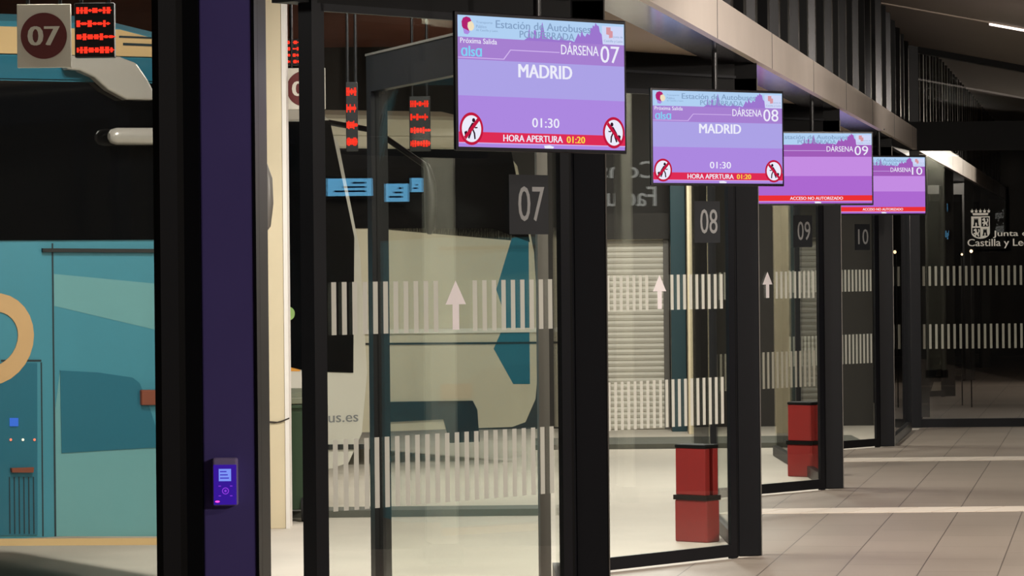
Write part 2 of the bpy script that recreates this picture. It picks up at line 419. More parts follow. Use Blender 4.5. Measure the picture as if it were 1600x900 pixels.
# ------------------------------------------------------------------ end of the hall: corner, return pane, big window
a, b = fin(10) + V((.0, .02, 0)), G(1425, 672)
fr = plane_fr(a, b - a); L3 = (b - a).length
r = empty('window_3', a, 'narrow glass return pane beside the farthest post', 'window', None, 'structure')
mb = MB(); mb.box(fr, 0, L3, 0, .09, -.06, 0, M['frame']); mb.box(fr, 0, L3, 2.9, 3.0, -.06, 0, M['frame'])
mb.box(fr, L3 - .06, L3, .09, 2.9, -.06, 0, M['frame']); mb.build('frame', r)
mb = MB(); mb.box(fr, .0, L3 - .06, .09, 2.9, -.035, -.025, M['glass']); mb.build('glass_pane', r)
mb = MB(); mb.box(WORLD, XA(1414, YB), XC, YB - .02, YB + .15, 0, 4.5, M['frame'])
struct(mb, 'trim_27', 'tall dark corner post where the gates meet the end window', 'post', (XC, YB, 0))
r = empty('window_1', (XC, YB, 0), 'large dark end window with white crest, lettering and stripes', 'window', None, 'structure')
mb = MB()
mb.box(WORLD, XC, XR, YB, YB + .1, 0, .09, M['frame']); mb.box(WORLD, XR - .08, XR, YB, YB + .1, 0.09, 3, M['frame'])
mb.build('frame', r)
mb = MB(); mb.box(WORLD, XC, XR - .08, YB + .04, YB + .05, .09, 2.98, M['nightglass']); mb.build('glass_pane', r)
WG = Fr((0, YB + .0385, 0), (1, 0, 0), (0, 0, 1), (0, -1, 0))
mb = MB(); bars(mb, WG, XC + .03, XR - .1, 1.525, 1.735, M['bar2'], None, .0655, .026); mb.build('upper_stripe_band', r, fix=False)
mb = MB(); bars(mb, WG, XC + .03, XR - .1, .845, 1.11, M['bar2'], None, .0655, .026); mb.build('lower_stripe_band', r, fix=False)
M['decal'] = pbr('pale_decal', (250, 246, 238), .6)
def wx(px): return XA(px, YB)
def wz(px, py): return ZA(px, py, YB)
mb = MB()
mb.text(WG, 'Junta de', wx(1553), wx(1616), wz(1580, 371.5), wz(1580, 360), .001, M['decal'], .012)
mb.text(WG, 'Castilla y Le\u00f3n', wx(1513), wx(1618), wz(1560, 388), wz(1560, 373), .001, M['decal'], .012)
mb.build('lettering', r, fix=False)
mb = MB()
x0, x1 = wx(1519), wx(1548); zt, zb = wz(1533, 338), wz(1533, 373); w = x1 - x0; h = zt - zb
def cu(u, v): return (x0 + u * w, zt - v * h)
sh = [(0, 0), (1, 0), (1, .72)] + [(.5 + .5 * math.cos(t), .72 + .28 * math.sin(t)) for t in [math.pi * i / 12 for i in range(1, 12)]] + [(0, .72)]
mb.flat(WG, [cu(*p) for p in sh], .001, M['decal'])
M['dk'] = M['black']
mb.flat(WG, [cu(.54, .05), cu(.95, .05), cu(.95, .46), cu(.54, .46)], .0016, M['black'])
mb.flat(WG, [cu(.05, .51), cu(.48, .51), cu(.48, .93), cu(.3, .93), cu(.05, .75)], .0016, M['black'])
for ox, oy, s in ((.1, .08, 1), (.6, .56, .85)):     # castles
    c = [(0, .36), (0, .30), (.03, .30), (.05, .1), (.05, .0), (.1, .0), (.1, .05), (.14, .05), (.14, 0), (.2, 0), (.2, .05), (.24, .05), (.24, 0), (.29, 0), (.29, .1), (.31, .3), (.34, .3), (.34, .36), (.21, .36), (.21, .22), (.17, .19), (.13, .22), (.13, .36)]
    mb.flat(WG, [cu(ox + a * s * .95, oy + b * s) for a, b in c], .0016, M['black'])
for ox, oy in ((.56, .07), (.09, .54)):              # rampant beasts
    c = [(.08, .36), (.10, .24), (.04, .26), (.03, .2), (.12, .18), (.10, .10), (.05, .12), (.03, .06), (.1, .02), (.16, .0), (.2, .06), (.2, .14), (.25, .2), (.3, .12), (.27, .04), (.33, .02), (.36, .12), (.3, .24), (.33, .34), (.28, .37), (.22, .28), (.17, .28), (.15, .36)]
    mb.flat(WG, [cu(ox + a, oy + b) for a, b in c], .0022, M['decal'])
mb.flat(WG, [cu(.1, -.05), cu(.9, -.05), cu(.93, -.15), cu(.07, -.15)], .001, M['decal'])
for i in range(5):
    u = .05 + .225 * i
    mb.flat(WG, [cu(u - .05, -.17), cu(u + .05, -.17), cu(u + .085, -.27), cu(u + .03, -.26), cu(u, -.35), cu(u - .03, -.26), cu(u - .085, -.27)], .001, M['decal'])
mb.build('crest', r)
mb = MB(); mb.box(WORLD, XC - .2, XR, YB - .06, YB + .12, 2.98, 3.29, M['black'])
struct(mb, 'trim_28', 'black transom beam across the end window', 'beam', (XC, YB, 2.98))
r = empty('window_2', (XC, YB, 3.29), 'sloping clerestory pane above the black transom', 'window', None, 'structure')
mb = MB()
def topz(x): return 4.07 - .19 * (x - 4.2)
mb.add([V((x, y, z)) for y in (YB - .04, YB + .1) for (x, z) in ((XC, topz(XC)), (XR, topz(XR)), (XR, topz(XR) + .09), (XC, topz(XC) + .09))],
       [(0, 1, 2, 3), (7, 6, 5, 4), (0, 4, 5, 1), (1, 5, 6, 2), (2, 6, 7, 3), (3, 7, 4, 0)], M['black']); mb.build('top_rail', r)
mb = MB(); mb.prism(Fr((0, YB + .05, 0), (1, 0, 0), (0, 0, 1), (0, -1, 0)), [(XC, 3.29), (XR, 3.29), (XR, topz(XR)), (XC, topz(XC))], 0, .01, M['highglass']); mb.build('glass_pane', r)

# ------------------------------------------------------------------ display screens
SK = emit('screen_sky', (176, 208, 242)); LI = emit('screen_lilac', (172, 162, 230)); PU = emit('screen_purple', (172, 136, 224))
MD = emit('screen_mauve', (166, 128, 208)); LM = emit('screen_pink_lilac', (196, 140, 226)); PM = emit('screen_magenta', (172, 104, 208)); MM = emit('screen_plum', (160, 92, 184))
WH = emit('screen_white', (236, 236, 250)); RD = emit('screen_red', (222, 44, 84)); RO = emit('screen_orange_red', (236, 48, 52)); YE = emit('screen_yellow', (250, 220, 70))
CY = emit('screen_cyan', (130, 208, 244)); GT = emit('screen_grey_text', (132, 160, 196)); CR = emit('screen_crimson', (176, 34, 110)); DR = emit('screen_dark_red', (190, 24, 60))
BK = emit('screen_black', (44, 20, 40)); FC = emit('screen_cream', (240, 224, 190)); LN = emit('screen_line', (208, 180, 238)); PK = emit('screen_crest_pink', (214, 150, 160)); SP = emit('screen_spire', (156, 118, 206)); PW = emit('screen_pale', (206, 214, 246))

SW, SH = .976, .55
def screen(k, c, Y, phi, accent, label, poletop):
    ce = P(c[0], c[1], Y)
    fr = plane_fr(ce, (math.cos(phi), math.sin(phi), 0))
    r = empty('display_screen', ce + V((0, 0, -SH / 2)), label, 'screen', 'departure screens hanging over the gates')
    mb = MB(); mb.box(fr, -SW / 2, SW / 2, -SH / 2, SH / 2, -.016, .0, M['bezel']); mb.box(fr, -SW * .36, SW * .40, -SH * .36, SH * .36, -.055, -.016, M['bezel']); mb.build('housing', r, bevel=.004)
    dw, dh = SW - .026, SH - .03
    def q(u, v): return (-dw / 2 + u * dw, dh / 2 - v * dh)
    mb = MB(); z = .0008
    def R(u0, u1, v0, v1, mat, zz=z):
        a = q(u0, v1); b = q(u1, v0); mb.rect(fr, a[0], b[0], a[1], b[1], zz, mat)
    def T(s, u0, u1, v0, v1, mat, bold=.0, zz=.0032):
        a = q(u0, v1); b = q(u1, v0); mb.text(fr, s, a[0], b[0], a[1], b[1], zz, mat, bold)
    def PL(pts, mat, zz): mb.flat(fr, [q(*p) for p in pts], zz, mat)
    on = k < 9
    l1, l2, l3 = (LI, PU, MD) if on else (LM, PM, MM)
    R(0, 1, 0, 1, l2)
    R(0, 1, .335, .61, l1, .0014)
    R(0, 1, .0, .335, l3, .0012)
    R(0, 1, .0, .165, SK, .0016)
    # skyline of spires, domes and trees
    sk = [(.385, .168), (.41, .145), (.418, .06), (.426, .145), (.442, .15), (.447, .085), (.458, .085), (.462, .15), (.482, .14), (.49, .06), (.497, .02), (.504, .06), (.512, .13), (.54, .15), (.55, .125), (.56, .15), (.60, .152), (.612, .12), (.625, .15), (.67, .15), (.69, .16), (.705, .12), (.715, .09), (.728, .12), (.736, .055), (.745, .10), (.757, .115), (.77, .085), (.785, .10), (.792, .04), (.802, .045), (.806, .02), (.816, .03), (.822, -.0), (.832, .02), (.842, .025), (.848, .07), (.86, .09), (.866, .168)]
    PL(sk, SP if on else l3, .0022)
    R(.862, .995, .02, .165, PW, .0020)
    R(0, 1, .885, .965, RD if on else RO, .0020)
    R(0, 1, .965, .972, LN, .0020)
    if on:
        PL([(.26, .325), (.305, .245), (.60, .245), (.60, .252), (.308, .252), (.268, .325)], LN, .0020)
        R(0, .27, .318, .325, LN, .0018)
    else:
        R(0, .60, .245, .252, LN, .0018)
    # logo: a head in profile, in two colours
    if k != 10:
        PL([(.022, .05), (.03, .022), (.05, .01), (.07, .018), (.08, .045), (.06, .06), (.056, .09), (.066, .12), (.052, .142), (.036, .138), (.03, .10), (.024, .085)], CR, .0024)
        PL([(.058, .055), (.078, .042), (.09, .06), (.095, .085), (.09, .105), (.078, .118), (.064, .112), (.056, .085)], FC, .0026)
        PL([(.03, .10), (.052, .112), (.07, .125), (.056, .146), (.036, .14)], PU, .0028)
    if on:
        T('Transporte', .105, .20, .04, .062, GT); T('P\u00fablico', .105, .165, .07, .092, GT); T('de Castilla y Le\u00f3n', .105, .23, .10, .122, GT)
        T('Pr\u00f3xima Salida', .012, .225, .172, .212, WH, .006)
        T('\u0251ls\u0251', .018, .135, .232, .312, CY, .025)
    T('Estaci\u00f3n de Autobuses', .22, .79, .025, .085, GT, .012, .0030); T('PONFERRADA', .36, .69, .095, .150, GT, .012, .0030)
    T('Junta de', .93, .99, .095, .115, GT); T('Castilla y Le\u00f3n', .872, .99, .128, .152, GT)
    PL([(.888, .03), (.915, .03), (.915, .055), (.928, .06), (.928, .11), (.905, .115), (.905, .09), (.888, .085)], PK, .0026)
    T('D\u00c1RSENA', .608, .838, .165, .262, WH, .006); T('%02d' % k, .85, .968, .178, .312, WH, .004)
    if on:
        T('MADRID', .352, .672, .352, .455, WH, .03)
        T('01:30', .43, .592, .765, .838, WH, .012)
        T('HORA APERTURA', .258, .612, .90, .952, WH, .022); T('01:20', .638, .748, .90, .952, YE, .022)
        for sgn, cx in ((1, .072), (-1, .928)):
            cy = .862; rx = .068; ry = rx * dw / dh
            x, y = q(cx, cy); rr = rx * dw
            mb.disc(fr, x, y, rr, rr, .0034, DR); mb.disc(fr, x, y, rr * .82, rr * .82, .0038, WH)
            def F(pts, mat=BK, zz=.0042): mb.flat(fr, [(x + sgn * a * rr, y + b * rr) for a, b in pts], zz, mat)
            mb.disc(fr, x + sgn * .18 * rr, y + .52 * rr, rr * .13, rr * .13, .0042, BK)
            F([(-.1, .0), (.02, .36), (.2, .38), (.26, .25), (.14, -.02)])                       # torso
            F([(.0, .04), (.14, .0), (.3, -.26), (.34, -.62), (.22, -.64), (.18, -.3)])          # front leg
            F([(-.1, .02), (.06, .02), (-.04, -.3), (-.2, -.62), (-.32, -.56), (-.16, -.26)])    # rear leg
            F([(.02, .34), (-.24, .02), (-.36, -.2), (-.3, -.24), (-.14, -.02), (.06, .18)])     # trailing arm
            F([(.22, .3), (.34, .1), (.5, .12), (.5, .04), (.3, .02), (.16, .2)])                # leading arm
            F([(-.62, -.2), (-.4, -.12), (-.32, -.5), (-.54, -.58)])                             # suitcase
            c, s2 = math.cos(math.radians(45)), .085
            F([(.58 + s2, .58 - s2), (.58 - s2, .58 + s2), (-.58 - s2, -.58 + s2), (-.58 + s2, -.58 - s2)], DR, .0046)
    else:
        T('ACCESO NO AUTORIZADO', .29, .745, .905, .948, WH, .022)
    PL([(.50, .978), (.535, .974), (.56, .985), (.555, .998), (.505, .998)], WH, .0026)
    mb.build('display', r, fix=False)
    mb = MB(); b0 = fr(0, SH / 2, -.03)
    mb.tube([b0, V((b0.x, b0.y, poletop))], .016, M['blackplastic']); mb.build('ceiling_pole', r)
    mb = MB(); mb.box(fr, -.12, .12, -.12, .12, -.085, -.055, M['blackplastic']); mb.box(fr, -.03, .03, -.02, SH / 2, -.075, -.056, M['blackplastic']); mb.build('mounting_bracket', r)
    mb = MB(); mb.box(Fr((b0.x, b0.y, poletop), (1, 0, 0), (0, 1, 0), (0, 0, 1)), -.05, .05, -.05, .05, -.012, .002, M['blackplastic']); mb.build('ceiling_plate', r)
RAD = math.radians
screen(7, (848.5, 131.5), 14.2, RAD(44.6), 0, 'largest and nearest departure screen, showing 07 and MADRID', ZS + .012)
screen(8, (1122.5, 215), 20.03, RAD(36), 0, 'second departure screen showing 08 and MADRID', ZS + .012)
screen(9, (1272, 263), 26.08, RAD(20.6), 0, 'magenta departure screen showing 09 without a destination', ZS + .012)
screen(10, (1376.5, 289.5), 32.5, RAD(25), 0, 'smallest and farthest departure screen, showing 10', ZS + .012)

# ------------------------------------------------------------------ card reader on the glow-coloured post
p6 = fin(6)
ce = P(353, 752, p6.y); fr = Fr((ce.x, p6.y, ce.z), (1, 0, 0), (0, 0, 1), (0, -1, 0))
M['reader'] = pbr('reader_case', (176, 160, 214), .3); M['reader_face'] = emit('reader_face', (64, 30, 170), .75)
M['lcd'] = emit('reader_lcd', (126, 150, 246)); M['lcd_text'] = emit('reader_lcd_text', (70, 60, 190)); M['pinkled'] = emit('reader_led', (255, 60, 170), 2.5); M['icon'] = emit('reader_icon', (140, 60, 220))
r = empty('card_reader', fr(0, -.06, 0), 'small glowing purple card reader fixed to the purple post', 'card reader')
mb = MB(); mb.box(fr, -.031, .031, -.059, .059, .0, .026, M['reader']); mb.build('case', r, bevel=.006, seg=3)
mb = MB(); mb.box(fr, -.028, .028, -.056, .042, .0255, .0275, M['reader_face']); mb.build('face_panel', r)
mb = MB(); mb.box(fr, -.015, .015, .002, .032, .0275, .0285, M['lcd'])
for i in range(3): mb.rect(fr, -.012, .010 - i * .003, .008 + i * .008, .011 + i * .008, .0292, M['lcd_text'])
mb.build('small_screen', r)
mb = MB(); mb.ring(fr, 0.001, -.022, .0085, .0085, .0022, .0282, M['icon']); mb.disc(fr, .001, -.022, .003, .003, .0282, M['icon'])
for sx in (-1, 1):
    for sz in (-1, 1):
        mb.rect(fr, .001 + sx * .014 - .003, .001 + sx * .014 + .003, -.022 + sz * .012 - .001, -.022 + sz * .012 + .001, .0282, M['icon'])
mb.build('card_symbol', r)
mb = MB(); mb.disc(fr, -.019, -.048, .0055, .0022, .0284, M['pinkled']); mb.build('status_light', r)

# ------------------------------------------------------------------ coaches
M['teal'] = pbr('turquoise_paint', (66, 134, 154), .28, 0, .04, 2, 0, .4)
M['teal2'] = pbr('deep_turquoise_paint', (36, 102, 124), .28, 0, .04, 2, 0, .4)
M['teal3'] = pbr('pale_turquoise_paint', (104, 156, 162), .3, 0, .04, 2, 0, .4)
M['cream'] = pbr('cream_coach_paint', (206, 174, 126), .32, 0, .04, 2, 0, .3)
M['coachwhite'] = pbr('white_coach_paint', (216, 212, 200), .3, 0, .04, 2, 0, .4)
M['coachbeige'] = pbr('beige_coach_paint', (196, 188, 166), .3, 0, .04, 2, 0, .4)
M['coachglass'] = pbr('dark_coach_glass', (7, 8, 10), .06, 0, 0, 5, 0, 0, .8)
M['rubber'] = pbr('tyre_rubber', (22, 22, 22), .8)
M['seam'] = pbr('panel_seam', (20, 40, 48), .6)
M['logo'] = pbr('logo_tan', (196, 158, 112), .4)
M['logo_grey'] = pbr('grey_lettering', (130, 132, 134), .5)
M['rail_black'] = pbr('black_trim_rail', (16, 20, 24), .4)
M['handle_red'] = pbr('red_brown_handle', (120, 60, 40), .4)
M['marker'] = emit('marker_light', (255, 120, 90), 2.0); M['marker_w'] = emit('marker_white', (255, 230, 200), 2.0); M['blueled'] = emit('blue_lamp', (70, 120, 230), 1.0)
ph = RAD(30)
E = V((-math.cos(ph), -math.sin(ph), 0)); DD = V((-math.sin(ph), math.cos(ph), 0))
def coach(front, pal, length, label, extra, sill=(1.94, 1.94, 1.94), top=2.83):
    fr = Fr(front, E, (0, 0, 1), -DD)           # x to the rear, y up, z towards the hall
    r = empty('coach', front, label, 'bus', 'coaches parked at the docks')
    body, strip, roof = pal
    out = [(.16, .34), (.05, .55), (.0, 1.0), (.05, 1.9), (.22, 2.7), (.5, 3.02), (.9, 3.1)]
    # body shell: side outline extruded through the width, with a rounded roof edge
    mb = MB()
    lo = [(length, .30), (.3, .30)] + out + [(length, 3.1)]
    nn = len(lo); rings = []
    for z, s in ((0, 0), (-.06, .05), (-.2, .10), (-2.3, .10), (-2.44, .05), (-2.5, 0)):
        rings.append([fr(x, (y if y < 2.9 else y + s), z) for x, y in lo])
    vs = [p for rg in rings for p in rg]
    fs = [list(range(nn)), [5 * nn + i for i in range(nn)]] + [(i * nn + j, i * nn + (j + 1) % nn, (i + 1) * nn + (j + 1) % nn, (i + 1) * nn + j) for i in range(5) for j in range(nn)]
    mb.add(vs, fs, body); mb.build('body', r)
    # roof band and stripe on the visible side
    mb = MB(); mb.prism(fr, [(.45, 2.965), (length, 2.965), (length, 3.115), (.8, 3.115), (.5, 3.05)], .0, .014, roof); mb.build('roof_band', r, bevel=.004)
    mb = MB(); mb.prism(fr, [(.30, top), (length, top), (length, 2.955), (.42, 2.955)], .0, .012, strip); mb.build('stripe', r)
    # dark side glass, dropping towards the front
    mb = MB()
    mb.prism(fr, [(.12, sill[2] - .02), (.5, sill[2]), (1.3, sill[1]), (2.2, sill[0]), (length - .2, sill[0]), (length - .2, top - .012), (.29, top - .012), (.1, 2.0)], .0, .010, M['coachglass'])
    mb.build('side_window', r)
    mb = MB()                                     # windscreen on the nose
    for (a, b) in (((.052, 1.95), (.215, 2.66)),):
        nrm = V((-1, 0, 0))
        mb.add([fr(a[0] - .012, a[1], -.1), fr(a[0] - .012, a[1], -2.4), fr(b[0] - .012, b[1], -2.4), fr(b[0] - .012, b[1], -.1),
                fr(a[0] + .01, a[1], -.1), fr(a[0] + .01, a[1], -2.4), fr(b[0] + .01, b[1], -2.4), fr(b[0] + .01, b[1], -.1)],
               [(0, 1, 2, 3), (7, 6, 5, 4), (0, 4, 5, 1), (1, 5, 6, 2), (2, 6, 7, 3), (3, 7, 4, 0)], M['coachglass'])
    mb.build('windscreen', r)
    for x in (2.55, length - 2.6):
        mb = MB(); c = fr(x, .48, -.02); mb.tube([fr(x, .48, -.30), fr(x, .48, .012)], .48, M['rubber'], 36)
        w = mb.build('wheel', r)
        mb = MB(); mb.tube([fr(x, .48, .0), fr(x, .48, .03)], [.27, .24], M['chrome'], 28); mb.build('hub_cap', w)
    for z in (-.28, -2.2):
        mb = MB(); mb.prism(Fr(fr(0, 0, 0), DD, (0, 0, 1), -E), [(-z - .16, .72), (-z + .16, .74), (-z + .14, .92), (-z - .14, .88)], -.05, .03, M['chrome']); mb.build('headlight', r)
    # mirror on a bent arm
    if extra.get('mirror'):
        mpx, mpy0, mpy1, mw, my, mat = extra['mirror']
        t0, t1 = P(mpx, mpy0, my), P(mpx, mpy1, my)
        mr = MB(); h = t0.z - t1.z
        pts = [t0 + V((-mw * .55, 0, .03)), t0 + V((-mw * .25, 0, -.02)), t0 + V((0, 0, -h * .25)), t0 + V((mw * .05, 0, -h * .6)), t1 + V((0, 0, h * .08)), t1 + V((-mw * .1, 0, 0))]
        mr.tube(pts, [mw * .35, mw * .5, mw * .75, mw * .78, mw * .6, mw * .25], mat, 18)
        mo = mr.build('mirror', r)
        mr = MB(); a0 = fr(.30, 2.86, -.12)
        mr.tube([a0, a0 + (t0 - a0) * .5 + V((0, 0, .10)), t0 + V((-mw * .2, 0, .0))], .022, mat, 10); mr.build('mirror_arm', mo)
    return r, fr
b6 = P(100, 424, 19.5); b6.z = 0
def on_line(base, px):
    a = (px - 800) / FPX
    t = (a * base.y - base.x) / (-E.x + a * E.y)
    q = base - E * t
    return V((q.x, q.y, 0))
def col_x(fr, front, px):                        # local x of a pixel column on a coach side
    a = (px - 800) / FPX
    return (a * front.y - front.x) / (E.x - a * E.y)
f6 = on_line(b6, 392); f7 = on_line(b6 + B, 572); f8 = on_line(b6 + 2 * B, 842)

r6, c6 = coach(f6, (M['teal'], M['teal2'], M['cream']), 11.0, 'turquoise coach with a cream roof band behind the glass at left', {'mirror': (414, 252, 362, .055, f6.y - .35, pbr('grey_mirror', (112, 108, 104), .35))})
def cx(px): return col_x(c6, f6, px)
def cz(px, py):
    x = cx(px); return ZA(px, py, c6(x, 0, 0).y)
def cq(px, py): return (cx(px), cz(px, py))
mb = MB()
for (xa, xb, ya, yb) in ((81, 83.5, 380, 838), (62, 64, 566, 838), (0, 63, 562, 565)):
    mb.prism(c6, [cq(xa, ya), cq(xb, ya), cq(xb, yb), cq(xa, yb)], .0, .002, M['seam'])
mb.build('panel_seams', r6)
mb = MB(); mb.prism(c6, [cq(65, 388), cq(262, 389), cq(262, 395), cq(65, 394)], .0, .02, M['rail_black']); mb.build('rub_rail', r6)
mb = MB(); mb.prism(c6, [cq(-120, 372), cq(66, 374), cq(66, 420), cq(62, 560), cq(-120, 560)], .0, .0012, M['teal']); mb.build('upper_flap', r6)
fl_ = MB(); fl_.prism(c6, [cq(-120, 567), cq(56, 567), cq(54, 836), cq(-120, 838)], .0, .006, M['teal2'])
lf = fl_.build('luggage_flap', r6)
mb = MB()
for i in range(6):
    x = 10 + i * 7.5; mb.prism(c6, [cq(x, 745), cq(x + 1.6, 745), cq(x + 1.6, 834), cq(x, 834)], .006, .0085, M['seam'])
mb.build('vent_grille', lf)
mb = MB(); mb.prism(c6, [cq(12, 731), cq(47, 730), cq(46, 738), cq(13, 738)], .006, .03, M['handle_red']); mb.build('flap_handle', lf)
mb = MB(); mb.prism(c6, [cq(12, 653), cq(25, 653), cq(25, 666), cq(12, 666)], .006, .012, M['blueled']); mb.build('blue_lamp', lf)
for x, mt in ((13, M['marker']), (32, M['marker_w']), (50, M['marker'])):
    mb = MB(); a = cq(x, 687); mb.disc(c6, a[0], a[1], .007, .007, .012, mt); mb.build('marker_light', lf)
mb = MB(); mb.prism(c6, [cq(92, 579), cq(150, 582), cq(205, 590), cq(216, 599), cq(232, 640), cq(250, 699), cq(170, 703), cq(93, 708)], .0, .006, M['teal2']); mb.build('lower_panel', r6)
mb = MB(); mb.prism(c6, [cq(84, 428), cq(262, 445), cq(262, 520), cq(84, 478)], .0, .0014, M['teal3']); mb.build('pale_sweep', r6)
mb = MB(); mb.prism(c6, [cq(84, 640), cq(92, 579), cq(93, 708), cq(250, 699), cq(262, 690), cq(262, 838), cq(84, 838)], .0, .0016, M['teal3']); mb.build('pale_lower_side', r6)
mb = MB(); mb.prism(c6, [cq(216, 609), cq(262, 609), cq(262, 633), cq(216, 633)], .0, .03, M['handle_red']); mb.build('door_handle', r6, bevel=.006)  # box copying the reflection of something nearer, not a fitting of the coach
mb = MB()
ct = cq(-14, 530); nn = 28; vs, fs = [], []
for zz in (.001, .008):
    for (a, b) in ((.245, .252), (.152, .15)):
        for i in range(nn):
            t = 2 * math.pi * i / nn
            vs.append(c6(ct[0] - a * math.cos(t), ct[1] + b * math.sin(t) + (.02 * math.cos(t)), zz))
for i in range(nn):
    j = (i + 1) % nn
    fs += [(2 * nn + i, 2 * nn + j, 3 * nn + j, 3 * nn + i), (i, j, 2 * nn + j, 2 * nn + i), (nn + i, nn + j, 3 * nn + j, 3 * nn + i)]
mb.add(vs, fs, M['logo']); mb.build('tan_emblem', r6)
mb = MB(); mb.prism(c6, [cq(-120, 842), cq(262, 840), cq(262, 851), cq(-120, 853)], .0, .03, M['cream']); mb.build('sill_strip', r6)
mb = MB()
mb.prism(c6, [cq(188, 56), cq(262, 59), cq(262, 61.5), cq(188, 59)], .012, .018, M['seam']); mb.prism(c6, [cq(194, 67), cq(262, 70), cq(262, 73.5), cq(194, 71)], .012, .018, M['seam'])
mb.prism(c6, [cq(150, 46), cq(158, 54), cq(163, 70), cq(166, 88), cq(161, 88), cq(158, 70), cq(153, 55), cq(148, 49)], .012, .018, M['seam']); mb.build('roof_vent', r6)

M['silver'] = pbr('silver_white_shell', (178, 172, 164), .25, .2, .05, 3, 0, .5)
mb = MB(); mb.prism(c6, [cq(97, 88), cq(180, 90), cq(206, 100), cq(223, 125), cq(236, 150), cq(232, 158), cq(190, 157), cq(162, 142), cq(140, 122), cq(118, 112), cq(97, 110)], .013, .10, M['silver']); mb.build('mirror_housing', r6, bevel=.03, seg=4)  # silver shape copying another bus reflected in the glass
mb = MB(); mb.tube([c6(*cq(161, 214), .10), c6(*cq(164, 214), .10), c6(*cq(172, 214), .10), c6(*cq(300, 214), .10)], [.02, .038, .048, .048], M['silver'], 18); mb.build('mirror_arm', r6)  # silver bar built from the same reflection, not an arm of this coach

r7, c7 = coach(f7, (M['coachwhite'], M['coachwhite'], M['coachwhite']), 11.0, 'white coach with dark sloping side glass behind the gate 07 post',
               {'mirror': (672, 262, 366, .06, f7.y - .3, M['blackplastic'])}, (1.40, 1.22, 1.02), 2.86)
def dq(px, py):
    x = col_x(c7, f7, px); return (x, ZA(px, py, c7(x, 0, 0).y))
fr_t = Fr(c7.o, -E, (0, 0, 1), -DD)
mb = MB(); mb.text(fr_t, 'autobus.es', -dq(452, 0)[0], -dq(557, 0)[0], dq(520, 660)[1], dq(520, 644)[1], .003, M['logo_grey'], .01)
mb.build('lettering', r7, fix=False)
M['orange'] = pbr('orange_sticker', (232, 158, 52), .5); M['green'] = pbr('green_sticker', (150, 190, 110), .5)
mb = MB(); mb.prism(c7, [dq(452, 557), dq(467, 557), dq(467, 580), dq(452, 580)], .0, .004, M['orange']); mb.prism(c7, [dq(453, 557), dq(467, 557), dq(467, 565), dq(453, 565)], .004, .005, M['white_film']); mb.build('orange_sticker', r7)
mb = MB(); a = dq(449, 490); mb.disc(c7, a[0], a[1], .05, .05, .014, M['green']); mb.build('round_sticker', r7)
mb = MB(); mb.prism(c7, [dq(300, 696), dq(566, 694), dq(566, 702), dq(300, 704)], .0, .02, M['rail_black']); mb.build('rub_rail', r7)

r8, c8 = coach(f8, (M['coachbeige'], M['coachbeige'], M['coachbeige']), 11.0, 'beige coach with a blue wedge seen through the gate 07 panel',
               {}, (2.13, 2.13, 2.13), 2.86)
def eq(px, py):
    x = col_x(c8, f8, px); return (x, ZA(px, py, c8(x, 0, 0).y))
mb = MB(); mb.prism(c8, [eq(775, 452), eq(800, 372), eq(826, 366), eq(826, 600), eq(800, 600), eq(770, 545), eq(790, 500)], .0, .004, M['teal2']); mb.build('blue_wedge', r8)
mb = MB(); mb.prism(c8, [eq(560, 515), eq(836, 512), eq(836, 519), eq(560, 522)], .0, .02, M['coachwhite']); mb.prism(c8, [eq(560, 536), eq(836, 534), eq(836, 537), eq(560, 539)], .0, .012, M['rail_black']); mb.build('rub_rail', r8)
mb = MB(); mb.prism(c8, [eq(590, 628), eq(735, 626), eq(742, 640), eq(745, 690), eq(700, 692), eq(690, 655), eq(590, 660)], .0, .02, M['rail_black']); mb.build('black_skirt', r8)

# ------------------------------------------------------------------ outdoors: pillar, bin, signs, stands, wall, canopy
g = G(432, 825)
xl, xr_ = XA(392, g.y), XA(443, g.y)
r = empty('cream_pillar', ((xl + xr_) / 2, g.y, 0), 'cream painted pillar outside the open passage beside gate 07', 'pillar')
mb = MB(); mb.box(WORLD, xl, xr_, g.y, g.y + .25, -.004, 4.2, M['pillar']); mb.build('shaft', r, bevel=.004)
mb = MB(); mb.box(WORLD, xr_, xr_ + .028, g.y - .006, g.y + .25, -.004, 4.2, M['pillar_edge']); mb.build('corner_guard', r)
zc = ZA(432, 657, g.y); ff = Fr((0, g.y, 0), (1, 0, 0), (0, 0, 1), (0, -1, 0))
mb = MB(); mb.prism(ff, [(xl, zc + .012), (xl + .1, zc - .002), (xl + .17, zc - .008), (xr_ - .02, zc), (xr_ + .03, zc + .02), (xr_ + .03, zc + .01), (xr_ - .03, zc - .014), (xl + .15, zc - .02), (xl + .08, zc - .012), (xl, zc)], .0, .008, M['crack']); mb.build('strap', r)

M['bin'] = pbr('green_bin_plastic', (44, 66, 44), .45, 0, .05)
M['bin_lid'] = pbr('grey_green_bin_lid', (120, 124, 104), .5)
gb = G(465, 815); xb0, xb1 = XA(392, gb.y), XA(488, gb.y); zt = ZA(465, 625, gb.y)
r = empty('wheelie_bin', ((xb0 + xb1) / 2, gb.y + .2, -.004), 'dark green wheelie bin behind the cream pillar', 'bin')
mb = MB()
cxm = (xb0 + xb1) / 2; hw = (xb1 - xb0) / 2
vs = [V((cxm + sx * hw * s, gb.y + .24 + sy * .24 * s, z)) for (s, z) in ((.86, .08), (1.0, zt - .05)) for (sx, sy) in ((-1, -1), (1, -1), (1, 1), (-1, 1))]
mb.add(vs, [(0, 1, 2, 3), (4, 5, 6, 7), (0, 1, 5, 4), (1, 2, 6, 5), (2, 3, 7, 6), (3, 0, 4, 7)], M['bin'])
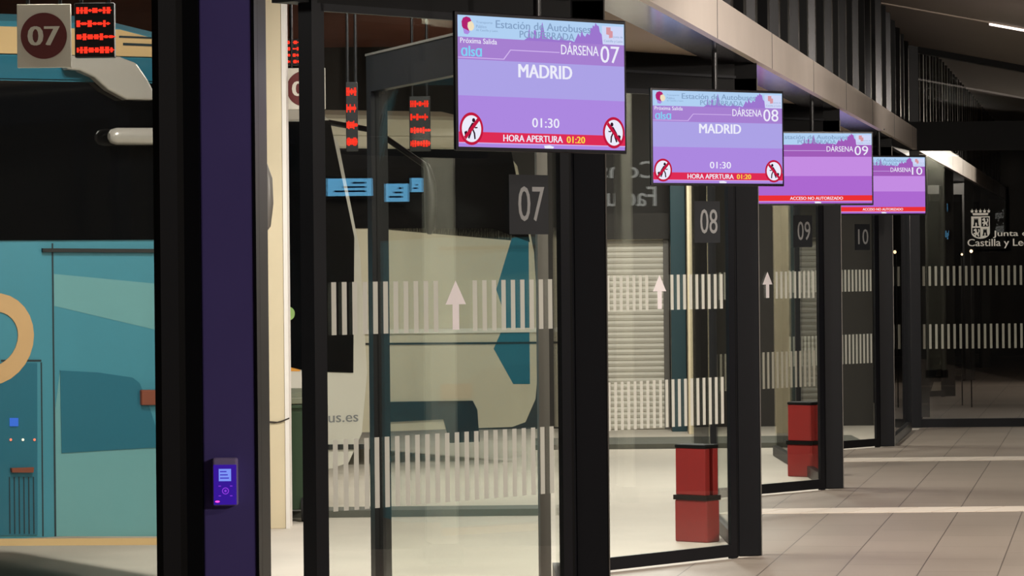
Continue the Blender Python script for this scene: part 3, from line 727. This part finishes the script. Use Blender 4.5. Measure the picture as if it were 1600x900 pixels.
mb.box(WORLD, cxm - hw * 1.04, cxm + hw * 1.04, gb.y - .02, gb.y + .5, zt - .06, zt - .03, M['bin']); mb.build('bin_body', r, bevel=.008)
mb = MB(); mb.box(WORLD, cxm - hw * 1.06, cxm + hw * 1.06, gb.y - .03, gb.y + .5, zt - .028, zt + .02, M['bin_lid']); mb.prism(Fr((cxm, gb.y, 0), (0, 1, 0), (0, 0, 1), (1, 0, 0)), [(.02, zt + .02), (.48, zt + .02), (.42, zt + .07), (.1, zt + .05)], -hw, hw, M['bin_lid']); mb.build('lid', r, bevel=.008)
for s in (-1, 1):
    mb = MB(); mb.tube([V((cxm + s * hw * .7 - .03, gb.y + .06, .084)), V((cxm + s * hw * .7 + .03, gb.y + .06, .084))], .088, M['rubber'], 20); mb.build('wheel', r)

M['signwhite'] = pbr('sign_white', (232, 226, 212), .5); M['maroon'] = pbr('sign_maroon', (104, 30, 30), .5)
M['redled'] = emit('red_led', (255, 52, 34), 1.6)
def dock_sign(px0, px1, py0, py1, Y, num, label):
    a, b = P(px0, py1, Y), P(px1, py0, Y); fr = Fr(((a.x + b.x) / 2, Y, (a.z + b.z) / 2), (1, 0, 0), (0, 0, 1), (0, -1, 0))
    w, h = (b.x - a.x) / 2, (b.z - a.z) / 2
    r = empty('dock_sign', fr(0, -h, 0), label, 'sign', 'dock number signs hung outside')
    mb = MB(); mb.box(fr, -w, w, -h, h, -.03, 0, M['signwhite']); mb.build('sign_panel', r, bevel=.003)
    mb = MB(); rr = min(w, h) * .86; mb.disc(fr, 0, .0, rr, rr, .003, M['maroon'], 48); mb.text(fr, num, -rr * .66, rr * .66, -rr * .42, rr * .42, .0045, M['signwhite'], .03); mb.build('number_disc', r, fix=False)
    for s in (-1, 1):
        mb = MB(); mb.tube([fr(s * w * .6, h, -.015), V((fr(s * w * .6, 0, 0).x, Y + .015, 4.2))], .009, M['blackplastic'], 8); mb.build('hanging_rod', r)
def led_panel(px0, px1, py0, py1, Y, label):
    a, b = P(px0, py1, Y), P(px1, py0, Y); fr = Fr(((a.x + b.x) / 2, Y, (a.z + b.z) / 2), (1, 0, 0), (0, 0, 1), (0, -1, 0))
    w, h = (b.x - a.x) / 2, (b.z - a.z) / 2
    r = empty('led_display', fr(0, -h, 0), label, 'display', 'red lit dock displays')
    mb = MB(); mb.box(fr, -w, w, -h, h, -.06, 0, M['blackplastic']); mb.build('housing', r, bevel=.004)
    rnd = random.Random(3)
    rows = 4
    for j in range(rows):
        mb = MB(); y = h * (.72 - 1.45 * j / (rows - 1)); x = -w * .9; pts = []
        while x < w * .8:
            l = w * rnd.uniform(.1, .28); t = h * rnd.choice((.05, .09, .12)); pts += [(x, t), (min(x + l, w * .9), t)]; x += l; pts += [(x, h * .02), (x + w * .06, h * .02)]; x += w * .06
        mb.flat(fr, [(a, y - b) for a, b in pts] + [(a, y + b) for a, b in reversed(pts)], .002, M['redled']); mb.build('lit_row', r)
    for s in (-1, 1):
        mb = MB(); mb.tube([fr(s * w * .7, h, -.03), V((fr(s * w * .7, 0, 0).x, Y + .03, 4.2))], .009, M['blackplastic'], 8); mb.build('hanging_rod', r)
dock_sign(27, 110, 6, 106, 16.6, '07', 'square white dock sign with a maroon disc numbered 07')
led_panel(117, 178, 4, 90, 16.6, 'red lit dock display beside the 07 dock sign')
dock_sign(443, 508, 106, 171, 24.6, '08', 'white dock sign with maroon disc showing a 0 in the open passage')
led_panel(446, 500, 60, 102, 24.9, 'red lit dock display above the sign in the open passage')
led_panel(640, 672, 150, 236, 24.0, 'red lit dock display seen through the gate 07 panel')

led_panel(541, 558, 128, 236, 22.6, 'narrow red lit dock display at the left of the gate 07 panel')

def red_stand(g, label):
    r = empty('litter_stand', g, label, 'litter stand', 'red litter stands outside the gates')
    fr = plane_fr(g, D); hw = .068
    mb = MB(); mb.box(fr, -hw, hw, .0, .27, -.13, .13, M['red']); mb.build('lower_box', r, bevel=.01)
    mb = MB(); mb.box(fr, -hw - .006, hw + .006, .27, .30, -.136, .136, M['black']); mb.build('middle_band', r)
    for s in (-1, 1):
        mb = MB(); mb.box(fr, s * hw - (.05 if s > 0 else 0), s * hw + (.05 if s < 0 else 0), .30, .60, -.12, .12, M['red']); mb.build('side_upright', r, bevel=.006)
    mb = MB(); mb.box(fr, -hw - .004, hw + .004, .60, .625, -.125, .125, M['black']); mb.build('top_plate', r, bevel=.008)
g8 = G(1093, 850); red_stand(V((g8.x, g8.y + .25, -.004)), 'red litter stand with black bands behind gate 08')
g9 = G(1259, 745); red_stand(V((g9.x, g9.y + .1, -.004)), 'red litter stand with black bands behind gate 09')

for i, (ya, yb) in enumerate(((797, 803), (690, 701))):
    y1_, y0_ = G(1000, ya).y, G(1000, yb).y
    mb = MB(); mb.box(WORLD, (-14, .2)[i], (.25, 3.4)[i], y0_, y1_, -.01, .045, M['kerb'])
    o = struct(mb, 'trim_%d' % (29 + i), ('dark kerb line in front of the parked coaches', 'dark kerb line before the roller shutter')[i], 'kerb', (0, y0_, 0))
mb = MB(); mb.box(WORLD, -16, 3.95, 38.6, 38.8, -.1, 4.2, M['dark_wall'])
struct(mb, 'wall_back', 'dark far wall of the dock yard', 'wall', (0, 38.6, 0))
ys = 38.2
r = empty('roller_shutter', (XA(992, ys), ys, 0), 'white ribbed roller shutter seen through gate 08', 'shutter')
fr = Fr((XA(945, ys), ys, 0), (1, 0, 0), (0, 0, 1), (0, -1, 0)); ws = XA(1036, ys) - XA(945, ys)
mb = MB(); zz = .0
while zz < 2.05:
    mb.prism(Fr(fr.o, fr.az, fr.ay, fr.ax), [(0, zz), (.012, zz + .006), (.022, zz + .032), (.012, zz + .056), (0, zz + .062), (-.02, zz + .062), (-.02, zz)], 0, ws, M['white_wall']); zz += .062
mb.build('slats', r)
mb = MB(); mb.box(fr, -.06, 0, 0, 2.3, -.05, .04, M['frame_edge']); mb.box(fr, ws, ws + .06, 0, 2.3, -.05, .04, M['frame_edge']); mb.build('guide_rails', r)
mb = MB(); mb.box(fr, -.06, ws + .06, 2.06, 2.34, -.05, .12, M['dark_wall']); mb.build('roller_box', r)
M['darkteal'] = pbr('dark_teal_paint', (30, 62, 70), .5)
mb = MB(); mb.box(WORLD, XA(1048, 37.6), XA(1071, 37.6), 37.6, 37.8, -.004, 4.2, M['darkteal'])
tag(mb.build('steel_post', None, (XA(1060, 37.6), 37.6, 0), .004), 'dark teal steel post right of the roller shutter', 'post')
mb = MB(); mb.box(WORLD, XA(1074, 37), XA(1106, 37), 37, 37.2, -.004, 4.2, M['pillar'])
tag(mb.build('cream_pillar', None, (XA(1090, 37), 37, 0), .004), 'slim cream pillar seen through gate 08', 'pillar')
mb = MB(); lim = [row_pt(-4, -.3), row_pt(39, -.3)]
mb.prism(WORLD, [(-22, -4), (lim[0].x, -4), (lim[1].x, 39), (-22, 39)], 4.2, 4.35, M['canopy'])
struct(mb, 'trim_31', 'dark brown canopy over the bus docks', 'canopy', (-8, 20, 4.2))
# partition of glass outside gate 07
a, b = P(577, 600, 18.6), P(842, 600, 15.75); a.z = b.z = 0
fr = plane_fr(a, b - a); L3 = (b - a).length; zt = ZA(577, 88, 18.6)
r = empty('glass_partition', (a.x, a.y, 0), 'dark framed glass wind screen standing outside behind the gate 07 panel', 'partition')
mb = MB(); mb.box(fr, 0, .09, 0, zt, -.09, .0, M['frame']); mb.box(fr, 0.09, L3, zt - .19, zt, -.06, 0, M['frame']); mb.box(fr, 0.09, L3, 0, .06, -.06, 0, M['frame']); mb.box(fr, L3 - .03, L3, .06, zt - .19, -.05, 0, M['frame_edge']); mb.box(fr, .0, L3, zt, zt + .012, -.03, .006, M['frame_edge']); mb.build('frame', r)
mb = MB(); mb.box(fr, .09, L3 - .03, .06, zt - .19, -.03, -.022, M['thinglass']); mb.build('glass_pane', r)
M['sidetrim'] = M['frame_edge']

# ------------------------------------------------------------------ lamps
for i, (x, y, pw) in enumerate(HALL_LAMPS):
    z = ceil_z(x)
    r = empty('hall_lamp', (x, y, z), 'long ceiling lamp over the hall floor, out of view from the gates', 'light', 'hall ceiling lamps')
    mb = MB(); mb.box(WORLD, x - .9, x + .9, y - .07, y + .07, z - .34, z - .29, M['frame']); mb.build('housing', r)
    mb = MB(); mb.box(WORLD, x - .88, x + .88, y - .06, y + .06, z - .35, z - .341, M['lamp']); mb.build('diffuser', r)
    for s in (-.8, .8):
        mb = MB(); mb.tube([V((x + s, y, z - .29)), V((x + s, y, ceil_z(x + s)))], .006, M['frame'], 8); mb.build('cable', r)
    area('hall_light', (x, y, z - .37), 1.8, .3, pw, WARM)
for i, (x, y, pw) in enumerate(DOCK_LAMPS):
    r = empty('dock_lamp', (x, y, 4.2), 'fluorescent lamp under the dock canopy', 'light', 'dock canopy lamps')
    fr = Fr((x, y, 0), BD, BD.cross(V((0, 0, 1))) * -1, (0, 0, 1))
    mb = MB(); mb.box(fr, -.75, .75, -.08, .08, 4.12, 4.2, M['white_wall']); mb.build('housing', r)
    mb = MB(); mb.tube([fr(-.72, 0, 4.09), fr(.72, 0, 4.09)], .025, M['tube'], 12); mb.build('tube', r)
    area('dock_light', (x, y, 4.04), .5, 1.5, pw, TUBE, -math.atan2(BD.x, BD.y))

# ------------------------------------------------------------------ the other side of the hall, seen as reflections in the panes
def refl(k, px, py, X):
    """where the mirrored sight line of a pixel, off the pane of gate k, meets the plane x = X"""
    d = (P(px, py, 1) - V((0, 0, CAMH))); o = V((0, 0, CAMH)); q = rgt(k) - NIN * .008
    t = (q - o).dot(NIN) / d.dot(NIN); h = o + d * t
    dr = d - 2 * d.dot(NIN) * NIN
    return h + dr * ((X - h.x) / dr.x)
M['sigma'] = emit('lit_letters', (240, 240, 232), 1.9)
M['signboard'] = pbr('dark_signboard', (24, 24, 24), .6)
XS = XR - .05
WF = Fr((XS, 0, 0), (0, -1, 0), (0, 0, 1), (-1, 0, 0))
def place(k, pxa, pxb, pya, pyb):
    a, b = refl(k, pxa, pya, XS), refl(k, pxb, pyb, XS)
    return sorted((-a.y, -b.y)) + sorted((a.z, b.z))
c1 = place(8, 944, 1030, 252, 282); c2 = place(8, 944, 1026, 292, 322)
c3 = place(8, 1060, 1140, 296, 326)
r = empty('wall_sign', (XS, -(c1[0] + c1[1]) / 2, c2[2] - .2), 'dark wall sign with white lettering, mirrored in the gate 08 panel', 'sign')
mb = MB(); mb.box(WF, min(c1[0], c2[0]) - .2, max(c1[1], c2[1]) + 3.4, c2[2] - .25, c1[3] + .35, -.045, 0, M['signboard']); mb.build('board', r)
mb = MB()
w1 = (c1[1] - c1[0]); w2 = (c2[1] - c2[0])
mb.text(WF, 'Consignas', c1[0], c1[0] + w1 * 2.15, c1[2] - (c1[3] - c1[2]) * .15, c1[3], .004, M['sigma'], .01)
mb.text(WF, 'Facturaci\u00f3n', c2[0], c2[0] + w2 * 2.1, c2[2], c2[3], .004, M['sigma'], .01)
mb.build('lettering', r, fix=False)
M['boardblue'] = emit('board_blue', (120, 200, 250), 4.5); M['boarddark'] = emit('board_text', (30, 70, 110), 1.0)
def info(k, pxa, pxb, pya, pyb, label):
    c = place(k, pxa, pxb, pya, pyb)
    r = empty('information_board', (XS, -(c[0] + c[1]) / 2, c[2]), label, 'information board', 'lit boards on the opposite hall wall')
    mb = MB(); mb.box(WF, c[0] - .012, c[1] + .012, c[2] - .012, c[3] + .012, -.045, .0, M['blackplastic']); mb.build('housing', r)
    mb = MB(); mb.rect(WF, c[0], c[1], c[2], c[3], .002, M['boardblue'])
    for i in range(3):
        z = c[2] + (c[3] - c[2]) * (.22 + .24 * i); mb.rect(WF, c[0] + .04, c[0] + (c[1] - c[0]) * (.85 - .2 * i), z, z + (c[3] - c[2]) * .1, .003, M['boarddark'])
    mb.build('display', r)
info(7, 512, 583, 279, 306, 'wide pale blue board mirrored low at the left of the gate 07 panel')
info(7, 603, 640, 287, 315, 'small pale blue board mirrored beside the wide one in the gate 07 panel')
info(7, 643, 664, 278, 300, 'smallest pale blue board mirrored right of the wide one in the gate 07 panel')
info(7, 612, 630, 160, 196, 'upright pale blue board mirrored high in the gate 07 panel')
M['hallcol'] = pbr('pale_green_white_column', (226, 232, 214), .6)
for k, pa, pb, lab in ((7, 672, 713, 'pale hall column mirrored beside the arrow of the gate 07 panel'), (8, 973, 990, 'pale hall column mirrored at the left of the gate 08 panel')):
    a, b = refl(k, pa, 420, 6.4), refl(k, pb, 420, 6.4)
    ya, yb = sorted((a.y, b.y))
    r = empty('hall_column', (6.4, (ya + yb) / 2, 0), lab, 'column', 'pale columns across the hall')
    mb = MB(); mb.box(WORLD, 6.4, 6.7, ya, yb, 0, ceil_z(6.7), M['hallcol']); mb.build('shaft', r, bevel=.01)
    mb = MB(); mb.box(WORLD, 6.38, 6.72, ya - .02, yb + .02, 0, .12, M['frame']); mb.build('plinth', r)

# ------------------------------------------------------------------ night outside the end window
NR = V((BD.y, -BD.x, 0))
mb = MB(); q0, q1 = row_pt(YB + .16), row_pt(67)
pl = [V((XC, YB + .16, 0)), V((XR, YB + .16, 0)), V((19, 67, 0)), row_pt(67, -1.2)]
mb.add(pl + [p - V((0, 0, .1)) for p in pl], [(0, 1, 2, 3), (7, 6, 5, 4), (0, 4, 5, 1), (1, 5, 6, 2), (2, 6, 7, 3), (3, 7, 4, 0)], M['floor'])
struct(mb, 'trim_32', 'dim tiled floor of the next hall beyond the end window', 'floor')
mb = MB(); pl = []
for y, d in ((YB + .3, -.4), (YB + .3, 9), (67, 9), (67, -.4)):
    q = row_pt(y) + NR * d; q.y = max(q.y, YB + .25); pl.append(V((q.x, q.y, 4.35 - .13 * d)))
mb.add(pl + [p + V((0, 0, .1)) for p in pl], [(0, 1, 2, 3), (7, 6, 5, 4), (0, 4, 5, 1), (1, 5, 6, 2), (2, 6, 7, 3), (3, 7, 4, 0)], M['ceiling'])
struct(mb, 'trim_33', 'sloping ceiling of the next hall beyond the clerestory pane', 'ceiling')
for k in range(11, 15):
    o = lft(k, LEN); fr = plane_fr(o, D); p = fin(k)
    if k == 11: o = None
    if o is not None:
        r = empty('door_%d' % (k - 5), o, 'dim glass gate panel beyond the end window, %s past the glass' % ('', 'nearest', 'second', 'farthest')[k - 11], 'glass gate', None, 'structure')
        mb = MB(); mb.box(fr, LEN - .055, LEN, 0, ZH, -.026, 0, M['frame']); mb.box(fr, 0, LEN - .055, .012, .085, -.026, 0, M['frame']); mb.box(fr, 0, LEN, ZH, ZS + .01, -.03, 0, M['frame']); mb.build('frame', r)
        mb = MB(); mb.box(fr, 0, LEN - .055, .085, ZH, -.016, -.008, M['glass']); mb.build('glass_pane', r)
    mb = MB(); mb.box(WORLD, p.x - .138, p.x, p.y, p.y + .1, 0, ZS, M['frame'])
    struct(mb, 'trim_%d' % (k + 23), 'dark post in the dim hall beyond the end window, number %d from the glass' % (k - 10), 'post', p)
mb = MB(); q = row_pt(67)
mb.box(WORLD, q.x - 14, 24, 80, 80.2, -.1, 5, M['dark_wall']); struct(mb, 'trim_38', 'dark wall far beyond the next hall', 'wall', (q.x, 80, 0))
mb = MB(); mb.box(WORLD, -2, 24, 67.05, 80, -.2, -.02, pbr('asphalt', (38, 36, 36), .8, 0, .2))
struct(mb, 'trim_39', 'dark asphalt beyond the next hall', 'asphalt', (8, 72, 0))
r = empty('hall_lamp', (9.5, 47, 4.0), 'long ceiling lamp in the dim hall beyond the end window', 'light')
mb = MB(); mb.box(WORLD, 8.6, 10.4, 46.93, 47.07, 3.55, 3.6, M['frame']); mb.build('housing', r)
area('hall_light', (9.5, 47, 3.52), 1.8, .3, 70, WARM)
M['streetglow'] = emit('street_glow', (255, 214, 160), 5)
for px, py, Y, rr, lab in ((1517.5, 392.5, 43, .02, 'tiny warm lamp on a thin pole glowing under the window lettering'), (1503, 397.5, 43.6, .013, 'fainter tiny warm lamp left of the brighter one beyond the end window')):
    p = P(px, py, Y)
    r = empty('pole_lamp', (p.x, p.y + .1, 0), lab, 'lamp')  # glowing bead standing in for a reflected warm light; the pole is added
    mb = MB(); mb.tube([V((p.x, p.y + .1, 0)), V((p.x, p.y + .1, p.z)), V((p.x, p.y + .06, p.z + .03)), V((p.x, p.y, p.z + rr))], .008, M['frame'], 8); mb.build('pole', r)
    mb = MB(); mb.tube([p + V((0, 0, -rr)), p + V((0, 0, -rr * .4)), p, p + V((0, 0, rr * .6)), p + V((0, 0, rr))], [rr * .3, rr * .9, rr, rr * .8, rr * .3], M['streetglow'], 12); mb.build('lantern', r)

for i, (x, y, tgt, pw) in enumerate(FILL_SPOTS):  # unseen spotlights added to brighten the fascia, gates and reader post
    z = ceil_z(x) if y < YB else 3.75; o = V((x, y, z - .42)); d = (V(tgt) - o).normalized()
    r = empty('track_spotlight', (x, y, z), 'black spotlight on the hall ceiling aimed at the gates', 'light', 'hall spotlights')
    mb = MB(); mb.tube([V((x, y, z)), V((x, y, z - .36))], .012, M['blackplastic'], 10); mb.build('stem', r)
    mb = MB(); mb.tube([o - d * .16, o - d * .12, o + d * .0], [.04, .06, .07], M['blackplastic'], 20, False); mb.build('lamp_head', r)
    mb = MB(); mb.tube([o - d * .03, o - d * .025], .062, M['lamp'], 20); mb.build('lens', r)
    l = bpy.data.lights.new('spot', 'SPOT'); l.energy = pw * 4; l.color = WARM; l.spot_size = RAD(100); l.spot_blend = .8; l.shadow_soft_size = .06
    lo = bpy.data.objects.new('spot', l); COL.objects.link(lo); lo.location = o + d * .02; lo.rotation_euler = d.to_track_quat('-Z', 'Y').to_euler()
